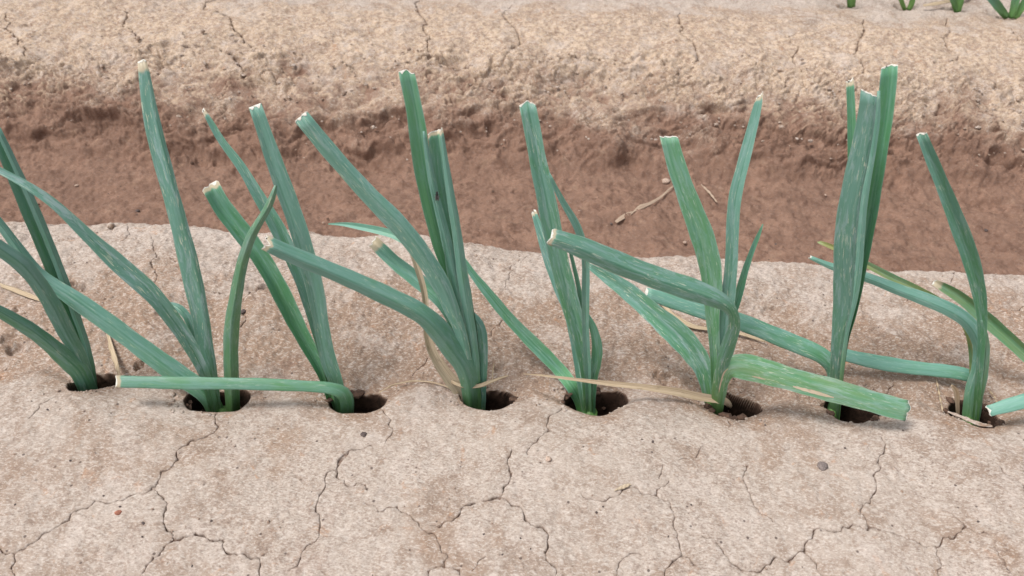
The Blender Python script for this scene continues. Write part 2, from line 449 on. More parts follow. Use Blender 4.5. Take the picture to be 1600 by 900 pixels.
def soil_material(name='dried_mud', attrs=True):
    a = NT(name)
    P = a.n('ShaderNodeTexCoord').outputs['Object']
    crust = (.450, .374, .322); tan = (.320, .222, .162); moistc = (.19, .110, .078)
    if attrs:
        moist = a.n('ShaderNodeAttribute', attribute_name='moist').outputs['Fac']
        tn = a.n('ShaderNodeAttribute', attribute_name='tan').outputs['Fac']
        sh = a.n('ShaderNodeAttribute', attribute_name='shoulder').outputs['Fac']
    n1 = a.noise(P, 28, 5, .6); n2 = a.noise(P, 110, 5, .6, .4); n3 = a.noise(P, 420, 4, .65); n4 = a.noise(P, 1300, 3, .7)
    n5 = a.noise(P, 14, 3, .5)
    if attrs:
        tfac = a.math('ADD', tn, a.math('MULTIPLY', a.math('SUBTRACT', n1, .5), 1.3))
        tfac = a.ramp(tfac, .12, .78)
        col = a.mix(tfac, crust, tan)
        # yellowish dried skin of the far shoulder
        col = a.mix(a.math('MULTIPLY', sh, a.ramp(n2, .35, .65)), col, (.58, .445, .325))
    else:
        col = a.mix(a.ramp(n1, .4, .6), crust, tan)
    # mottles
    mot = a.ramp(a.noise(P, 24, 8, .72, .8), .47, .63)
    col = a.mix(a.math('MULTIPLY', mot, .72), col, (.29, .208, .158))
    org = a.ramp(a.noise(P, 48, 5, .65, .8), .60, .70)
    col = a.mix(a.math('MULTIPLY', org, .5), col, (.45, .24, .13))
    pale = a.ramp(a.noise(P, 19, 7, .7, .5), .50, .66)
    col = a.mix(a.math('MULTIPLY', pale, .6), col, (.54, .46, .41))
    if attrs:
        fk = a.n('ShaderNodeAttribute', attribute_name='fleck').outputs['Fac']
        mf = a.ramp(a.math('ADD', moist, a.math('MULTIPLY', a.math('SUBTRACT', n2, .5), .9)), .04, .95)
        mc = a.mix(a.ramp(n1, .3, .7), moistc, (.265, .158, .112))
        mc = a.mix(a.ramp(a.noise(P, 55, 6, .72, .6), .50, .64), mc, (.15, .082, .057))
        mc = a.mix(a.math('MULTIPLY', a.ramp(a.noise(P, 38, 6, .7, .5), .55, .7), .6), mc, (.33, .215, .15))
        col = a.mix(mf, col, mc)
        col = a.mix(a.math('MULTIPLY', fk, a.math('MULTIPLY', a.ramp(n2, .35, .6), .75)), col, (.57, .435, .32))
    # grain: dark and light sand specks
    st = a.n('ShaderNodeMapping'); st.inputs['Scale'].default_value = (1, 1.7, 1); st.inputs['Rotation'].default_value = (0, 0, .5); a.l(P, st.inputs['Vector'])
    n6 = a.noise(st.outputs[0], 190, 3, .62, .3); n7 = a.noise(st.outputs[0], 430, 3, .65, .2)
    big = a.ramp(a.noise(P, 9, 4, .6), .35, .65)
    fs = a.math('ADD', a.math('MULTIPLY', big, .5), .5)
    col = a.mix(a.math('MULTIPLY', a.ramp(n6, .53, .66), a.math('MULTIPLY', fs, .42)), col, (.21, .15, .125))
    col = a.mix(a.math('MULTIPLY', a.ramp(n7, .53, .65), a.math('MULTIPLY', fs, .62)), col, (.18, .13, .11))
    lo = a.math('SUBTRACT', 1.0, a.math('MULTIPLY', mf, .85)) if attrs else 1.0
    col = a.mix(a.math('MULTIPLY', a.ramp(n6, .47, .36), a.math('MULTIPLY', lo, .42)), col, (.63, .565, .52))
    col = a.mix(a.math('MULTIPLY', a.ramp(n7, .46, .34), a.math('MULTIPLY', lo, .5)), col, (.70, .64, .59))
    vo = a.n('ShaderNodeTexVoronoi', feature='F1'); vo.inputs['Scale'].default_value = 130; vo.inputs['Randomness'].default_value = 1
    a.l(P, vo.inputs['Vector'])
    sepc = a.n('ShaderNodeSeparateColor'); a.l(vo.outputs['Color'], sepc.inputs[0])
    grain = a.math('MULTIPLY', a.ramp(vo.outputs['Distance'], .19, .12), a.ramp(sepc.outputs[0], .90, .92))
    col = a.mix(a.math('MULTIPLY', grain, .8), col, (.085, .06, .055))
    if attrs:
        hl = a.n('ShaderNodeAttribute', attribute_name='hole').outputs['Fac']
        col = a.mix(hl, col, a.mix(a.ramp(n2, .35, .65), (.022, .013, .009), (.055, .031, .022)))  # near-black shade painted over hole walls and floors, weaker in cracks
    a.l(col, a.b.inputs['Base Color'])
    a.b.inputs['Roughness'].default_value = .93
    a.b.inputs['Specular IOR Level'].default_value = .18
    nb = a.bump(n2, .35, .003)
    nb = a.bump(n6, .6, .0012, nb)
    nb = a.bump(n7, .6, .0008, nb)
    a.l(nb, a.b.inputs['Normal'])
    return a.m

def leaf_material():
    """params from the object colour: r = blue bloom, g = scratches, b = yellowing"""
    a = NT('leek_leaf')
    uv = a.n('ShaderNodeUVMap', uv_map='UVMap').outputs[0]
    oi = a.n('ShaderNodeObjectInfo')
    sep = a.n('ShaderNodeSeparateColor'); a.l(oi.outputs['Color'], sep.inputs[0])
    off = a.n('ShaderNodeVectorMath', operation='ADD'); a.l(uv, off.inputs[0])
    cmb = a.n('ShaderNodeCombineXYZ'); a.l(a.math('MULTIPLY', oi.outputs['Random'], 50.0), cmb.inputs[0]); a.l(a.math('MULTIPLY', oi.outputs['Random'], 17.0), cmb.inputs[1])
    a.l(cmb.outputs[0], off.inputs[1])
    def sc(x, y):
        m = a.n('ShaderNodeMapping'); m.inputs['Scale'].default_value = (x, y, 1); a.l(off.outputs[0], m.inputs['Vector']); return m.outputs[0]
    tt = a.n('ShaderNodeAttribute', attribute_name='along').outputs['Fac']
    dry = a.n('ShaderNodeAttribute', attribute_name='dry').outputs['Fac']
    veins = a.noise(sc(1000, 4), 1, 3, .7)
    broad = a.noise(sc(300, 14), 1, 3, .6)
    bloom = a.noise(sc(160, 30), 1, 5, .62, .5)
    green = (.125, .330, .155); blue = (.195, .395, .325); deep = (.068, .225, .140)
    f = a.math('ADD', sep.outputs[0], a.math('MULTIPLY', a.math('SUBTRACT', bloom, .5), 1.6))
    f = a.math('ADD', f, a.math('MULTIPLY', a.math('SUBTRACT', tt, .45), .55))
    col = a.mix(a.ramp(f, .0, 1.0), green, blue)
    col = a.mix(a.math('MULTIPLY', a.ramp(broad, .5, .75), .45), col, deep)
    col = a.mix(a.math('MULTIPLY', a.ramp(veins, .52, .68), .32), col, (.24, .45, .36))
    col = a.mix(a.math('MULTIPLY', a.ramp(veins, .46, .30), .38), col, deep)
    mid = a.n('ShaderNodeAttribute', attribute_name='mid').outputs['Fac']
    col = a.mix(a.math('MULTIPLY', a.ramp(mid, .13, .03), .45), col, deep)
    col = a.mix(a.math('MULTIPLY', a.ramp(a.math('ABSOLUTE', a.math('SUBTRACT', mid, .2)), .10, .02), .22), col, (.30, .47, .40))
    ed = a.n('ShaderNodeAttribute', attribute_name='edge').outputs['Fac']; wx = a.n('ShaderNodeAttribute', attribute_name='wax').outputs['Fac']
    col = a.mix(a.math('MULTIPLY', a.ramp(ed, .86, .98), .45), col, (.34, .50, .42))
    # pale waxy patches
    wax = a.ramp(a.noise(sc(240, 30), 1, 6, .74, .6), .48, .64)
    col = a.mix(a.math('MULTIPLY', wax, a.math('MULTIPLY', sep.outputs[1], .62)), col, (.40, .56, .56))
    # thrips scratches
    s1 = a.ramp(a.noise(sc(900, 85), 1, 3, .55, .5), .585, .65)
    zone = a.ramp(a.noise(sc(90, 22), 1, 3, .6), .40, .58)
    s1 = a.math('MULTIPLY', a.math('MULTIPLY', s1, zone), a.math('MULTIPLY', sep.outputs[1], 1.0))
    col = a.mix(a.math('MULTIPLY', s1, .85), col, (.60, .70, .56))
    wf = a.ramp(a.math('ADD', wx, a.math('SUBTRACT', a.noise(sc(260, 60), 1, 5, .7, .6), .5)), .35, .75)
    col = a.mix(a.math('MULTIPLY', wf, .75), col, (.60, .67, .66))
    # yellowing and the pale sheath near the soil
    yl = a.math('MULTIPLY', sep.outputs[2], a.ramp(a.noise(sc(200, 16), 1, 4, .6), .25, .7))
    col = a.mix(yl, col, (.42, .40, .15))
    col = a.mix(a.math('MULTIPLY', a.ramp(tt, .30, .03), .7), col, (.155, .30, .06))
    dn = a.ramp(a.math('ADD', dry, a.math('MULTIPLY', a.math('SUBTRACT', bloom, .5), .7)), .35, .65)
    col = a.mix(dn, col, (.62, .54, .40))
    hv = a.n('ShaderNodeHueSaturation'); a.l(col, hv.inputs['Color'])
    a.l(oi.outputs['Alpha'], hv.inputs['Value']); hv.inputs['Saturation'].default_value = 1.04
    col = hv.outputs['Color']
    a.l(col, a.b.inputs['Base Color'])
    a.b.inputs['Roughness'].default_value = .46
    a.b.inputs['Specular IOR Level'].default_value = .42
    h = a.math('ADD', a.math('MULTIPLY', veins, .7), a.math('MULTIPLY', s1, .4))
    a.l(a.bump(h, .35, .0006), a.b.inputs['Normal'])
    tr = a.n('ShaderNodeBsdfTranslucent'); a.l(a.mix(.5, col, (.12, .35, .06)), tr.inputs['Color'])
    mx = a.n('ShaderNodeMixShader'); mx.inputs[0].default_value = .18
    a.l(a.b.outputs[0], mx.inputs[1]); a.l(tr.outputs[0], mx.inputs[2])
    a.l(mx.outputs[0], a.t.nodes['Material Output'].inputs['Surface'])
    return a.m

def straw_material(name, c1, c2):
    a = NT(name)
    uv = a.n('ShaderNodeUVMap', uv_map='UVMap').outputs[0]
    m = a.n('ShaderNodeMapping'); m.inputs['Scale'].default_value = (1100, 25, 1); a.l(uv, m.inputs['Vector'])
    m2 = a.n('ShaderNodeMapping'); m2.inputs['Scale'].default_value = (200, 60, 1); a.l(uv, m2.inputs['Vector'])
    v = a.noise(m.outputs[0], 1, 3, .6); b = a.noise(m2.outputs[0], 1, 4, .6)
    col = a.mix(a.ramp(v, .3, .7), c1, c2)
    col = a.mix(a.math('MULTIPLY', a.ramp(b, .55, .75), .6), col, tuple(.5 * q for q in c1))
    a.l(col, a.b.inputs['Base Color']); a.b.inputs['Roughness'].default_value = .75; a.b.inputs['Specular IOR Level'].default_value = .25
    a.l(a.bump(v, .5, .0005), a.b.inputs['Normal'])
    return a.m

def plain(name, c, rough=.7, var=.35, scale=600):
    a = NT(name)
    P = a.n('ShaderNodeTexCoord').outputs['Object']
    n = a.noise(P, scale, 4, .6)
    col = a.mix(a.ramp(n, .3, .7), tuple(q * (1 - var) for q in c), tuple(min(1, q * (1 + var)) for q in c))
    a.l(col, a.b.inputs['Base Color']); a.b.inputs['Roughness'].default_value = rough
    a.l(a.bump(n, .5, .0008), a.b.inputs['Normal'])
    return a.m

M_SOIL = soil_material()
M_CLOD = soil_material('loose_clod', False)
M_LEAF = leaf_material()
M_STRAW = straw_material('dry_straw', (.40, .30, .19), (.58, .47, .34))
M_DULL = straw_material('dull_straw', (.36, .26, .19), (.50, .39, .30))
M_BLEACH = straw_material('bleached_leaf', (.52, .42, .29), (.72, .62, .47))
M_RIM = straw_material('cut_rim', (.70, .68, .60), (.84, .83, .78))
M_DEAD = straw_material('dead_tissue', (.50, .40, .28), (.60, .50, .38))
M_STONE = plain('dark_grain', (.10, .075, .07), .8)
M_PALE = plain('pale_stone', (.48, .36, .29), .85)
M_HOLEC = plain('moist_crumb', (.095, .055, .038), .95, .45, 300)
M_FLY = plain('insect_body', (.012, .011, .012), .35, .3)
M_WING = plain('insect_wing', (.10, .10, .10), .3, .2)
M_GREY = plain('grey_flake', (.20, .165, .155), .85)
M_RED = plain('red_grit', (.32, .13, .085), .9)

ground = build_ground()
ground.data.materials.append(M_SOIL)

# ------------------------------------------------------------------ objects
def thing(name, label, cat, loc, group=None):
    o = bpy.data.objects.new(name, None); C.objects.link(o)
    o.location = Vector(loc); o.empty_display_size = .02
    o['label'] = label; o['category'] = cat
    if group: o['group'] = group
    return o

def mesh_obj(name, verts, faces, mat, parent=None, uvs=None, attrs=None, smooth_=True):
    off = Vector((0, 0, 0))
    if parent is not None:
        p = parent
        while p is not None:
            off += p.location; p = p.parent
    me = bpy.data.meshes.new(name)
    me.from_pydata([tuple(Vector(v) - off) for v in verts], [], faces)
    if uvs is not None:
        ul = me.uv_layers.new(name='UVMap')
        li = np.empty(len(me.loops), np.int32); me.loops.foreach_get('vertex_index', li)
        ul.data.foreach_set('uv', np.asarray(uvs, np.float32)[li].ravel())
    for nm, v in (attrs or {}).items():
        at = me.attributes.new(nm, 'FLOAT', 'POINT'); at.data.foreach_set('value', np.asarray(v, np.float32))
    if smooth_:
        me.polygons.foreach_set('use_smooth', np.ones(len(me.polygons), bool))
    me.materials.append(mat); me.update()
    o = bpy.data.objects.new(name, me); C.objects.link(o)
    if parent is not None: o.parent = parent
    return o

def catmull(P, n):
    P = np.asarray(P, float)
    Q = np.vstack([2 * P[0] - P[1], P, 2 * P[-1] - P[-2]])
    seg = np.linalg.norm(P[1:, :2] - P[:-1, :2], axis=1) if P.shape[1] < 3 else np.linalg.norm(P[1:, :3] - P[:-1, :3], axis=1)
    cum = np.r_[0, np.cumsum(seg)]
    out = []
    for u in np.linspace(0, cum[-1], n):
        i = min(np.searchsorted(cum, u, side='right') - 1, len(seg) - 1)
        t = (u - cum[i]) / max(seg[i], 1e-9)
        p0, p1, p2, p3 = Q[i], Q[i + 1], Q[i + 2], Q[i + 3]
        out.append(.5 * ((2 * p1) + (-p0 + p2) * t + (2 * p0 - 5 * p1 + 4 * p2 - p3) * t * t + (-p0 + 3 * p1 - 3 * p2 + p3) * t ** 3))
    return np.array(out)

def leaf_curve(pts, hy, dy, dyp=1.3, dyc=None, clear=.006, n=44, yplane=None):
    """pts: (px, py, width px) from the tip to the base -> 3D centre line and widths in metres"""
    A = catmull(np.array(pts, float), 70)
    L = np.r_[0, np.cumsum(np.hypot(*(A[1:, :2] - A[:-1, :2]).T))]; t = 1 - L / L[-1]     # 1 at tip
    out = []
    for (px, py, wp), tt in zip(A, t):
        Y = hy + dy * tt ** dyp
        if dyc is not None: Y += dyc * math.sin(math.pi * tt)
        d = px_dir(px, py)
        s = Y / d[1]
        p = CAM + d * s
        if tt > .10:
            for _ in range(60):
                if p[2] > float(base_h(np.array([p[0]]), np.array([p[1]]))[0]) + clear + .25 * wp * s / FPX * (clear > .003): break
                s -= .004; p = CAM + d * s
        out.append((p[0], p[1], p[2], max(wp, .6) * s / FPX))
    out = np.array(out)
    # smooth the depth steps the ground contact leaves
    for _ in range(4):
        out[1:-1, :3] = .25 * out[:-2, :3] + .5 * out[1:-1, :3] + .25 * out[2:, :3]
    return catmull(out, n)

def frames(Cn, tw0=0., tw1=0.):
    P = Cn[:, :3]
    T = np.gradient(P, axis=0); T /= np.linalg.norm(T, axis=1)[:, None] + 1e-12
    V = CAM[None] - P; V /= np.linalg.norm(V, axis=1)[:, None]
    B = np.cross(T, V); B /= np.linalg.norm(B, axis=1)[:, None] + 1e-12
    for i in range(1, len(B)):
        if B[i] @ B[i - 1] < 0: B[i] *= -1
    if B[-1] @ R_ < 0: B = -B
    N = np.cross(B, T)
    sg = np.sign((N * V).sum(1))[:, None]; N = N * sg
    n = len(P); a = np.linspace(tw1, tw0, n)      # index 0 is the tip
    ca, sa = np.cos(a)[:, None], np.sin(a)[:, None]
    return T, B * ca + N * sa, N * ca - B * sa, a

def leaf(parent, hy, pts, dy=0., dyp=1.3, dyc=None, k=.25, c=0., tube=False, tw=(0., 0.), tint=(.6, .6, 0.), cut=True, slant=0., dry=0.,
         mat=None, name='leaf', label=None, clear=.006, rim=True, jag=.0011, k_tip=None, n=44, patches=(), wax=(0., 0.), ws=1., val=None):
    mat = mat or M_LEAF
    if pts[-1][1] > 560 and mat is M_LEAF: pts = pts[:-1] + [(pts[-1][0], pts[-1][1] + 34, pts[-1][2])]
    Cn = leaf_curve(pts, hy, dy, dyp, dyc, clear, n)
    T, B, N, a = frames(Cn, *tw)
    ph = random.uniform(0, 6); LL = np.linspace(0, 1, n)
    hw = Cn[:, 3] * .425 * ws / np.maximum(np.cos(a), .55) * (1 + .035 * np.sin(LL * 23 + ph) + .02 * np.sin(LL * 61 + 2 * ph))
    if jag == .0011: jag = random.uniform(.0007, .0024)
    if cut and slant == 0. and not tube: slant = random.uniform(-.32, .32)
    if cut and dry == 0.: dry = random.choice([.0, .0, .0, .0004])
    arc = np.r_[0, np.cumsum(np.linalg.norm(Cn[1:, :3] - Cn[:-1, :3], axis=1))]
    tot = arc[-1]
    along = 1 - arc / tot
    m = 11
    s = np.linspace(-1, 1, m)
    th = .0003
    jagv = np.array([random.uniform(-1, 1) for _ in s]); jagv = (.6 * jagv + .4 * np.roll(jagv, 1)) * jag * 1.4 + slant * s * hw[0]
    if abs(slant) < 1e-6 and cut: jagv = jagv + .0012 * (np.abs(s) - .5)
    ktip = k if k_tip is None else k_tip
    def section(i, lift=0., ext=0., grow=1.0):
        kk = k + (ktip - k) * np.clip((along[i] - .5) / .5, 0, 1)
        kb = np.clip(1 - along[i] / .12, 0, 1)
        kk = kk * (1 - kb) - .55 * kb                     # base wraps round the stem, convex to the outside
        h = hw[i] * grow
        if tube:
            ang = np.linspace(0, 2 * np.pi, 2 * m - 2, endpoint=False)
            asp = .26
            ss = np.cos(ang); nn = np.sin(ang) * asp * h
            nn = nn + np.where(np.sin(ang) > 0, -.0 * h, 0)
        else:
            f = np.sqrt((s - c) ** 2 + .0025) ; f = f - f.min()
            f = f / max(f.max(), 1e-6)
            sh = 1.3 * kk * h * (f - .45) + .03 * h * np.sin(s * 4 + i * .35 + ph)
            t_ = th * (1 - .85 * np.abs(s) ** 2) + lift
            ss = np.r_[s, s[::-1][1:-1]]
            nn = np.r_[sh + t_, (sh - t_)[::-1][1:-1]]
        fall = np.clip(1 - arc[i] / .014, 0, 1) ** 1.5 if cut else 0
        jj = np.interp(ss, s, jagv) * fall + ext
        return Cn[i, :3][None] + B[i][None] * (ss * h)[:, None] + N[i][None] * nn[:, None] - T[i][None] * jj[:, None], ss * h, ss
    V = []; UV = []; AL = []; DR = []; MI = []; ED = []; WX = []
    for i in range(n):
        P, u, ss = section(i)
        V += list(P); UV += [(q, arc[i]) for q in u]; AL += [along[i]] * len(P); MI += [1.0] * len(P) if tube else list(np.abs(ss - c)); ED += [0.] * len(P) if tube else list(np.abs(ss)); WX += [wax[1] * math.exp(-((1 - along[i] - wax[0]) / .10) ** 2)] * len(P)
        d = 0.
        if dry > 0: d = float(np.clip(1.15 - arc[i] / dry, 0, 1))
        DR += [d] * len(P)
    q = 2 * m - 2
    F = []
    for i in range(n - 1):
        for j in range(q):
            F.append((i * q + j, i * q + (j + 1) % q, (i + 1) * q + (j + 1) % q, (i + 1) * q + j))
    F.append(tuple(range(q))[::-1]); F.append(tuple((n - 1) * q + j for j in range(q)))
    o = mesh_obj(name, V, F, mat, parent, UV, {'along': AL, 'dry': DR, 'mid': MI, 'edge': ED, 'wax': WX})
    if not tube:
        me = o.data
        ev = np.empty(len(me.edges) * 2, np.int32); me.edges.foreach_get('vertices', ev); ev = ev.reshape(-1, 2)
        ja, jb = ev[:, 0] % q, ev[:, 1] % q
        sh = (ja == jb) & ((ja == 0) | (ja == m - 1))
        at = me.attributes.get('sharp_edge') or me.attributes.new('sharp_edge', 'BOOLEAN', 'EDGE')
        at.data.foreach_set('value', sh)
    o.color = (*tint, val or random.uniform(.88, 1.18))
    if label: o['label'] = label
    if cut and rim and mat is M_LEAF:
        V = []; UV = []
        e = .0003
        P0, u, ss = section(0, .00005, e + .0001, 1.004)
        dpt = np.array([random.uniform(.0001, .0005) for _ in range(len(ss))])
        dpt = .5 * dpt + .5 * np.roll(dpt, 1)
        ctr = P0.mean(0)
        P1, _, _ = section(0, .00008, 0, 1.006)
        P1 = P1 + T[0][None] * dpt[:, None]
        V = list(P0) + list(P1); UV = [(x, 0) for x in u] + [(x, .002) for x in u]
        F = [(j, (j + 1) % q, q + (j + 1) % q, q + j) for j in range(q)] + [tuple(range(q))[::-1]]
        mesh_obj('dried_cut_edge', V, F, M_RIM, o, UV)
    for (v0, v1, s0, s1) in patches:          # dead patches lying proud of the leaf face; v = share of the length from the tip
        na, nb = 12, 5
        V = []; UV = []; F = []
        for ia in range(na):
            fv = ia / (na - 1); vv = v0 + (v1 - v0) * fv
            fi = vv * (n - 1); i0 = int(fi); f = fi - i0
            half = math.sin(math.pi * min(max(fv, .03), .97)) ** .6 * (1 + .25 * random.uniform(-1, 1))
            for ib in range(nb):
                sv = (s0 + s1) / 2 + (s1 - s0) / 2 * half * (ib / (nb - 1) * 2 - 1)
                Pp = []
                for ii in (i0, min(i0 + 1, n - 1)):
                    Ps, _, _ = section(ii, .00012)
                    Pt = Ps[:m]
                    Pp.append([np.interp(sv, s, Pt[:, z]) for z in range(3)])
                p = np.array(Pp[0]) * (1 - f) + np.array(Pp[1]) * f
                V.append(p + N[i0] * .00008); UV.append((sv * .01, vv * tot))
        for ia in range(na - 1):
            for ib in range(nb - 1):
                F.append((ia * nb + ib, ia * nb + ib + 1, (ia + 1) * nb + ib + 1, (ia + 1) * nb + ib))
        mesh_obj('dead_patch', V, F, M_DEAD, o, UV)
    return o

def tube_mesh(path, radii, q=8):
    path = np.asarray(path, float); T = np.gradient(path, axis=0); T /= np.linalg.norm(T, axis=1)[:, None]
    V = []; F = []; UV = []
    up = np.array([0, 0, 1.0]) if abs(T[0][2]) < .9 else np.array([0, 1.0, 0])
    arc = 0
    for i, p in enumerate(path):
        a = np.cross(T[i], up); a /= np.linalg.norm(a); b = np.cross(a, T[i])
        if i: arc += np.linalg.norm(p - path[i - 1])
        for j in range(q):
            th = 2 * math.pi * j / q
            V.append(p + radii[i] * (math.cos(th) * a + math.sin(th) * b)); UV.append((radii[i] * th, arc))
    n = len(path)
    for i in range(n - 1):
        for j in range(q): F.append((i * q + j, i * q + (j + 1) % q, (i + 1) * q + (j + 1) % q, (i + 1) * q + j))
    F.append(tuple(range(q))[::-1]); F.append(tuple((n - 1) * q + j for j in range(q)))
    return V, F, UV

GRP = 'trimmed leek plants growing in a row along the near ridge'

def plant(label, hole, bpx, group=GRP, stem_r=.0085):
    hx, hy = hole[0], hole[1]
    d = px_dir(*bpx); p = CAM + d * (hy / d[1])
    gx, gz = p[0], p[2]
    t = thing('leek_plant', label, 'leek', (gx, hy, -.045), group)
    path = [(gx, hy + .002, -.055), (gx, hy + .002, -.04), (gx, hy + .002, -.025), (gx, hy + .002, gz - .007), (gx, hy + .002, gz - .002)]
    V, F, UV = tube_mesh(path, [stem_r * .9, stem_r, stem_r * .9, stem_r * .6, stem_r * .3], 12)
    o = mesh_obj('stem', V, F, M_LEAF, t, UV, {'along': [0.02] * len(V), 'dry': [0.] * len(V), 'mid': [1.] * len(V), 'edge': [0.] * len(V), 'wax': [0.] * len(V)})
    o.color = (.1, .2, .1, .85)
    t['hy'] = hy
    return t, hy

B_ = lambda x, y: [(x, y, 20)]

# ---- plant 1
t, hy = plant('leftmost leek whose leaves all lean out past the left edge of the picture', HOLES[0], (150, 612))
L0 = leaf(t, hy, [(-15, 195, 20), (10, 245, 24), (44, 324, 27), (83, 419, 27), (110, 490, 25), (135, 560, 22), (152, 625, 14)], dy=.05, k=.9, c=.2, tint=(.3, .2, 0))
leaf(L0, hy, [(-4, 200, 10), (20, 250, 12), (54, 324, 14), (93, 419, 15), (118, 490, 14), (140, 560, 12), (152, 622, 9)], dy=.034, k=-.3, tint=(.75, .3, 0), cut=False, name='folded_half', label='pale right half of the leaf')
leaf(t, hy, [(-45, 355, 26), (0, 388, 30), (40, 418, 33), (75, 465, 33), (105, 522, 32), (130, 570, 26), (150, 622, 16)], dy=-.02, k=-.45, tint=(.7, .5, 0), ws=.88)
leaf(t, hy, [(-40, 468, 20), (0, 487, 22), (56, 521, 26), (105, 562, 32), (130, 590, 34), (152, 626, 20)], dy=-.045, k=-.5, tint=(.45, .5, 0))
# ---- plant 2
t, hy = plant('leek with the tall single upright leaf at the left, paper white at its tip', HOLES[1], (345, 640))
leaf(t, hy, [(222, 97, 15), (225, 112, 19), (232, 160, 26), (243, 214, 29), (262, 285, 29), (279, 347, 31), (297, 420, 33), (312, 490, 32), (322, 550, 27), (330, 600, 26), (340, 640, 20)],
     dy=.07, k=-.35, c=.55, val=1.08, tint=(.75, 1.2, 0), dry=.011, slant=.25)
leaf(t, hy, [(-50, 238, 9), (0, 267, 12), (33, 284, 14), (83, 317, 18), (139, 370, 24), (194, 420, 32), (239, 460, 32), (278, 510, 27), (304, 553, 22), (325, 600, 18), (340, 640, 14)],
     dy=.0, k=.3, tint=(.75, 1.4, 0), val=1.1)
leaf(t, hy, [(-40, 300, 12), (0, 350, 16), (42, 406, 20), (67, 434, 24), (110, 463, 30), (170, 505, 33), (230, 550, 35), (285, 590, 36), (325, 618, 34), (352, 648, 24)],
     dy=.03, dyp=1.0, k=-.4, tint=(.75, .45, 0))
leaf(t, hy, [(262, 474, 6), (280, 481, 13), (297, 503, 16), (306, 535, 15), (318, 585, 13), (335, 630, 10)], dy=.03, k=.25, tint=(.5, .8, 0), cut=False)
leaf(t, hy, [(431, 290, 5), (427, 304, 11), (417, 328, 14), (395, 364, 17), (380, 405, 19), (370, 455, 23), (362, 513, 26), (361, 569, 27), (366, 640, 24)],
     dy=.02, k=-.45, tint=(.3, .6, .14), cut=False, label='leaf curling over near its tip')
# ---- plant 3
t, hy = plant('leek with one leaf snapped flat to the left across its neighbour', HOLES[2], (538, 642))
leaf(t, hy, [(183, 596, 22), (260, 598, 23), (330, 599, 23), (400, 600, 22), (470, 603, 21), (515, 606, 22), (536, 613, 25), (543, 626, 25), (540, 646, 22)],
     dy=-.022, dyp=.5, tube=True, tint=(.45, .35, .05), dry=.006, clear=.009, label='leaf folded flat and lying towards the left, white cut end')
leaf(t, hy, [(400, 169, 24), (412, 204, 27), (425, 242, 29), (445, 297, 31), (463, 347, 33), (480, 405, 33), (494, 460, 31), (504, 520, 28), (515, 570, 27), (528, 606, 24), (538, 645, 16)],
     dy=.045, k=.2, c=-.35, tint=(.8, .6, 0))
leaf(t, hy, [(329, 291, 34), (345, 320, 34), (364, 345, 34), (400, 391, 34), (430, 440, 33), (465, 510, 30), (488, 553, 24), (506, 590, 17), (530, 640, 10)],
     dy=.05, k=.9, c=-.1, tint=(.2, .35, 0))
leaf(t, hy, [(318, 173, 6), (330, 192, 11), (345, 219, 13), (376, 259, 17), (402, 303, 22), (429, 348, 26), (451, 391, 26), (470, 435, 25), (484, 475, 24), (503, 540, 20), (532, 630, 10)],
     dy=.09, k=.5, c=.3, tint=(.55, .75, 0), slant=.5)
# ---- plant 4
t, hy = plant('full leek with two upright leaves and a white withered leaf at its foot', HOLES[3], (742, 634))
leaf(t, hy, [(472, 184, 37), (495, 212, 38), (520, 242, 40), (573, 301, 42), (627, 356, 46), (665, 405, 46), (690, 446, 42), (708, 490, 34), (724, 535, 26), (745, 620, 14)],
     dy=.0, k=-.5, c=.15, tint=(.85, .8, 0), ws=.78)
L0 = leaf(t, hy, [(635, 112, 29), (649, 180, 32), (658, 245, 33), (671, 313, 33), (687, 374, 32), (703, 424, 27), (722, 500, 22), (745, 610, 12)],
     dy=.06, k=.22, c=.2, tint=(.1, .15, .02), slant=-.1, label='upright green leaf cut square at the top')
leaf(L0, hy, [(662, 205, 5), (670, 255, 12), (680, 305, 15), (695, 365, 18), (709, 425, 18), (722, 490, 16), (738, 570, 10)], dy=.040, k=-.3, tint=(.75, .35, 0), cut=False, name='folded_half', label='pale bluish right half folded over')
L0 = leaf(t, hy, [(679, 205, 26), (683, 245, 28), (688, 292, 32), (703, 357, 34), (714, 423, 36), (726, 481, 34), (737, 540, 26), (748, 625, 14)],
     dy=.045, k=1.0, c=.35, tint=(.3, .3, 0), slant=.1)
leaf(L0, hy, [(689, 202, 7), (696, 250, 11), (704, 305, 15), (714, 365, 18), (722, 425, 20), (731, 485, 20), (741, 550, 16), (749, 620, 10)], dy=.028, k=-.35, tint=(.8, .3, 0), slant=.3, name='folded_half', label='pale right flange of the channelled leaf')
leaf(t, hy, [(416, 380, 31), (458, 399, 35), (529, 428, 37), (600, 460, 39), (657, 489, 43), (685, 515, 46), (710, 548, 47), (732, 585, 44), (742, 634, 30)],
     dy=-.03, k=-.6, c=-.15, tint=(.7, .4, 0), ws=.88, label='broad leaf bent over to the left with a torn pale end', jag=.004, dry=.004)
leaf(t, hy, [(513, 350, 2), (535, 350, 7), (556, 353, 11), (596, 361, 14), (622, 370, 15), (660, 400, 16), (700, 480, 16), (740, 610, 10)],
     dy=.085, k=.4, tint=(.6, .2, 0), cut=False)
leaf(t, hy, [(583, 377, 22), (600, 394, 24), (618, 411, 26), (640, 428, 27), (662, 446, 27), (690, 472, 25), (715, 520, 20), (742, 615, 10)],
     dy=.08, k=.7, c=.1, tint=(.55, .5, 0), dry=.014, label='short channelled leaf with a dried straw tip')
leaf(t, hy, [(720, 480, 6), (736, 492, 16), (749, 510, 20), (754, 540, 20), (754, 580, 17), (751, 634, 14)], dy=.025, k=-.4, tint=(.7, 1.1, 0), cut=False)
